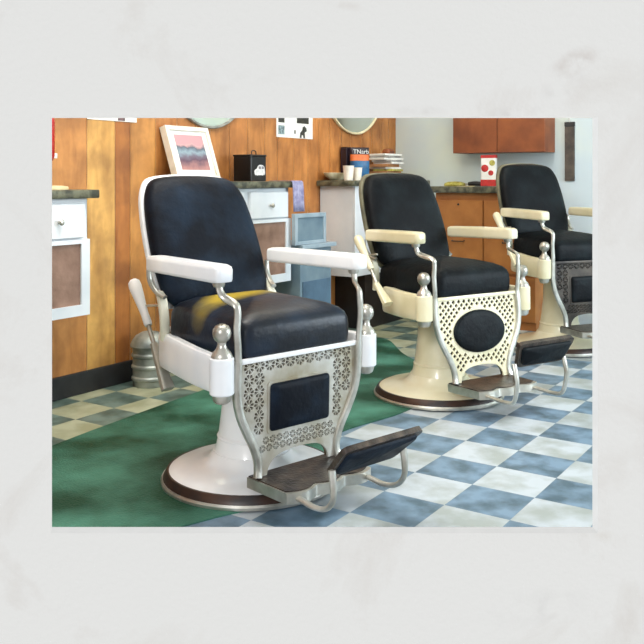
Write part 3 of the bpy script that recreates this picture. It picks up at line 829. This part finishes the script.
def bagpl(u, v, d):
    k = math.sin(min(max(v/.26,0),1)*PI)**.6
    return (u, -d*k-.0, v)
bo = rounded([(-.105,0),(.105,0),(.112,.255),(-.112,.255)], .008, 3)
def bag_bm(z0, z1, off):
    bm = bmesh.new(); rows = []
    n = 12
    z0 *= .93; z1 *= .93
    for i in range(n+1):
        v = z0+(z1-z0)*i/n; th = .032*max(0, math.sin(max(0,min(1,v/.2437))*PI))**.6+.002+off
        ring = []
        for k in range(24):
            a = 2*PI*k/24; ca, sa = math.cos(a), math.sin(a)
            ring.append(bm.verts.new((.074*math.copysign(abs(ca)**.5, ca)*(1+off*3), th*sa, v)))
        rows.append(ring)
    for a, b in zip(rows, rows[1:]):
        for k in range(24): bm.faces.new((a[k], a[(k+1)%24], b[(k+1)%24], b[k]))
    bm.faces.new(rows[0]); bm.faces.new(rows[-1]); return bm
obj('bag_body', bag_bm(0,.155,0), M['bag_blue'], t)
obj('orange_band', bag_bm(.155,.205,.0004), M['orange'], t)
obj('bag_top', bag_bm(.205,.262,0), M['bag_dark'], t)
obj('lettering', text_bm('TNarb', .046, lambda x,y,z: (x, -.0285-z*1, y+.210)), M['emblem'], t, smooth=False)
t2 = thing('dark_carton', 'dark narrow carton standing behind the blue snack bag', 'carton', (2.84,1.895,Z3), R(-10))
obj('carton_body', box(-.075,.045,-.03,.03,0,.24,bevel=.003), M['bag_dark'], t2, smooth=False)
obj('carton_flap', box(-.075,.045,-.03,.03,.2405,.247,bevel=.001), M['bag_dark'], t2, smooth=False)
# pile of magazines
zz = Z3; cols = ['greypaper','tan','paper','tan','olive','paper','tan','paper','greypaper','paper','greypaper','paper']
names = ['grey','tan','white','tan','yellow','white','tan','white','grey','white','grey','white']
descr = ['grey-edged magazine at the very bottom of the pile','tan magazine second from the bottom of the pile','white magazine third from the bottom of the pile','tan magazine fourth from the bottom of the pile','yellow-green magazine in the lower middle of the pile','white magazine resting on the yellow-green one','tan magazine in the middle of the pile','white magazine just above the middle tan one','grey magazine fourth from the top of the pile','white magazine third from the top of the pile','grey magazine second from the top of the pile','white magazine on top of the pile']
for k in range(12):
    h = .0155 if k not in (6,3) else .022
    w = random.uniform(.10,.125); bm = bmesh.new()
    vs = add_box(bm, -w, w, -.08, .08, 0, h, bevel=.002, seg=1)
    o = obj('magazine', bm, M[cols[k]], smooth=False)
    o.location = (3.22+random.uniform(-.03,.04), 1.80+random.uniform(-.015,.015), zz); o.rotation_euler = (0,0,R(random.uniform(-9,9)))
    tag(o, descr[k], 'magazine', 'magazines piled on the counter'); zz += h+.0006
t = thing('brown_pouch', 'small rounded brown pouch lying on top of the magazine pile', 'pouch', (3.29,1.82,zz))
obj('pouch_body', puffy(rounded([(-.05,-.035),(.05,-.035),(.05,.035),(-.05,.035)], .025), [(.9,0),(1,.008),(1,.022),(.85,.036),(.5,.043),(0,.045)], lambda u,v,d:(u,v,d)), M['redwood'], t)
obj('zip', box(-.03,.03,-.037,-.033,.014,.018), M['black'], t)

# ------------------------------------------------------------------ things on the right-hand counter
Z4 = 1.0355
t = thing('popcorn_box', 'tall red and white snack box on the right counter beside the far chair', 'box', (3.42,1.03,Z4), R(10))
obj('box_body', box(-.03,.03,-.055,.055,0,.232,bevel=.004), M['paper'], t, smooth=False)
obj('red_top_band', box(-.0312,.0312,-.0562,.0562,.212,.234), M['redprint'], t, smooth=False)
obj('red_base_band', box(-.0312,.0312,-.0562,.0562,.002,.05), M['redprint'], t, smooth=False)
for (y, z, w) in ((.025,.135,.028),(-.02,.10,.02)):
    k = lathe([(0,0),(w,0),(w*.9,.0015),(0,.002)], n=16)
    for v in k.verts: v.co = Vector((-.0302-v.co.z, y+v.co.x, z+v.co.y))
    obj('red_spot', k, M['redprint'], t)
k = lathe([(0,0),(.022,0),(.02,.0015),(0,.002)], n=16)
for v in k.verts: v.co = Vector((-.0302-v.co.z, -.03+v.co.x, .175+v.co.y))
obj('yellow_spot', k, M['olive'], t)
t = thing('yellow_packet', 'crumpled yellow-green packet at the left end of the right counter', 'packet', (3.40,1.30,Z4))
obj('packet_body', puffy(rounded([(-.05,-.075),(.05,-.075),(.05,.075),(-.05,.075)], .02), [(.9,0),(1,.008),(.95,.022),(.6,.034),(0,.037)], lambda u,v,d:(u,v,d+.004*math.sin(u*90)*math.sin(v*70))), M['olive'], t)
obj('packet_seal', box(-.05,.05,.072,.09,.006,.010), M['paper'], t, smooth=False)
t = thing('hair_clipper', 'black hair clipper lying beside the yellow packet on the right counter', 'hair clipper', (3.40,1.135,Z4))
obj('clipper_body', sweep([(0,-.07,.018),(0,0,.02),(0,.05,.018)], .022,.018,n=14,taper=lambda q:.8+.2*math.sin(q*PI)), M['black'], t)
obj('clipper_blade', box(-.018,.018,.05,.07,.008,.022,bevel=.002), M['chrome'], t, smooth=False)
t = thing('comb', 'pale plastic comb lying at the front edge of the right counter', 'comb', (3.31,1.17,Z4))
bm = bmesh.new(); add_box(bm, -.006,.0,-.07,.07,0,.004)
for k in range(26): add_box(bm, 0,.016,-.068+k*.0054,-.0655+k*.0054,.0005,.0035)
obj('comb_body', bm, M['cream_cloth'], t, smooth=False)

# ------------------------------------------------------------------ light
def area(name, loc, target, sx, sy, power, col):
    l = bpy.data.lights.new(name, 'AREA'); l.shape = 'RECTANGLE'; l.size = sx; l.size_y = sy; l.energy = power; l.color = col
    o = bpy.data.objects.new(name, l); C.objects.link(o); o.location = loc
    o.rotation_euler = (Vector(target)-Vector(loc)).to_track_quat('-Z', 'Y').to_euler()
    return o
area('daylight', ((WX0+WX1)/2, YS+.05, (WZ0+WZ1)/2), (1.6, 1.2, .4), 1.9, 1.6, 150, (.80,.91,1.0))
area('ceiling_fill', (.2, .2, HC-.05), (.2, .3, 0), 1.2, 1.2, 25, (1.0,.98,.94))  # unseen overhead fill, added to light the room
area('front_fill', (-.5, .7, HC-.05), (-.45, .4, 0), .9, .9, 24, (1.0,.99,.97))  # added fill to brighten the white enamel of the nearest chair
area('corner_fill', (2.5, .6, HC-.05), (3.6, 1.0, 1.3), .8, .8, 22, (1.0,.98,.90))  # added fill without a visible source, brightens the pale right wall
area('wall_fill', (.9, 1.0, HC-.05), (.9, 1.6, .8), 3.0, .4, 24, (1.0,.93,.78))  # unseen warm fill added to wash the board wall
sn = bpy.data.lights.new('sun', 'SUN'); sn.energy = 1.15; sn.angle = R(10); so_ = bpy.data.objects.new('sun', sn); C.objects.link(so_)
sd = (FW*1.0 + RT*.28 + Vector((0,0,-.42))).normalized()
so_.rotation_euler = sd.to_track_quat('-Z', 'Y').to_euler()
w = bpy.data.worlds.new('world'); bpy.context.scene.world = w; w.use_nodes = True
w.node_tree.nodes['Background'].inputs['Color'].default_value = (.96,.98,1.0,1)
w.node_tree.nodes['Background'].inputs['Strength'].default_value = .68
sc = bpy.context.scene
sc.view_settings.view_transform = 'Standard'; sc.view_settings.look = 'None'
sc.view_settings.exposure = 0; sc.view_settings.gamma = 1
sc.cycles.use_denoising = True
sc.cycles.max_bounces = 8
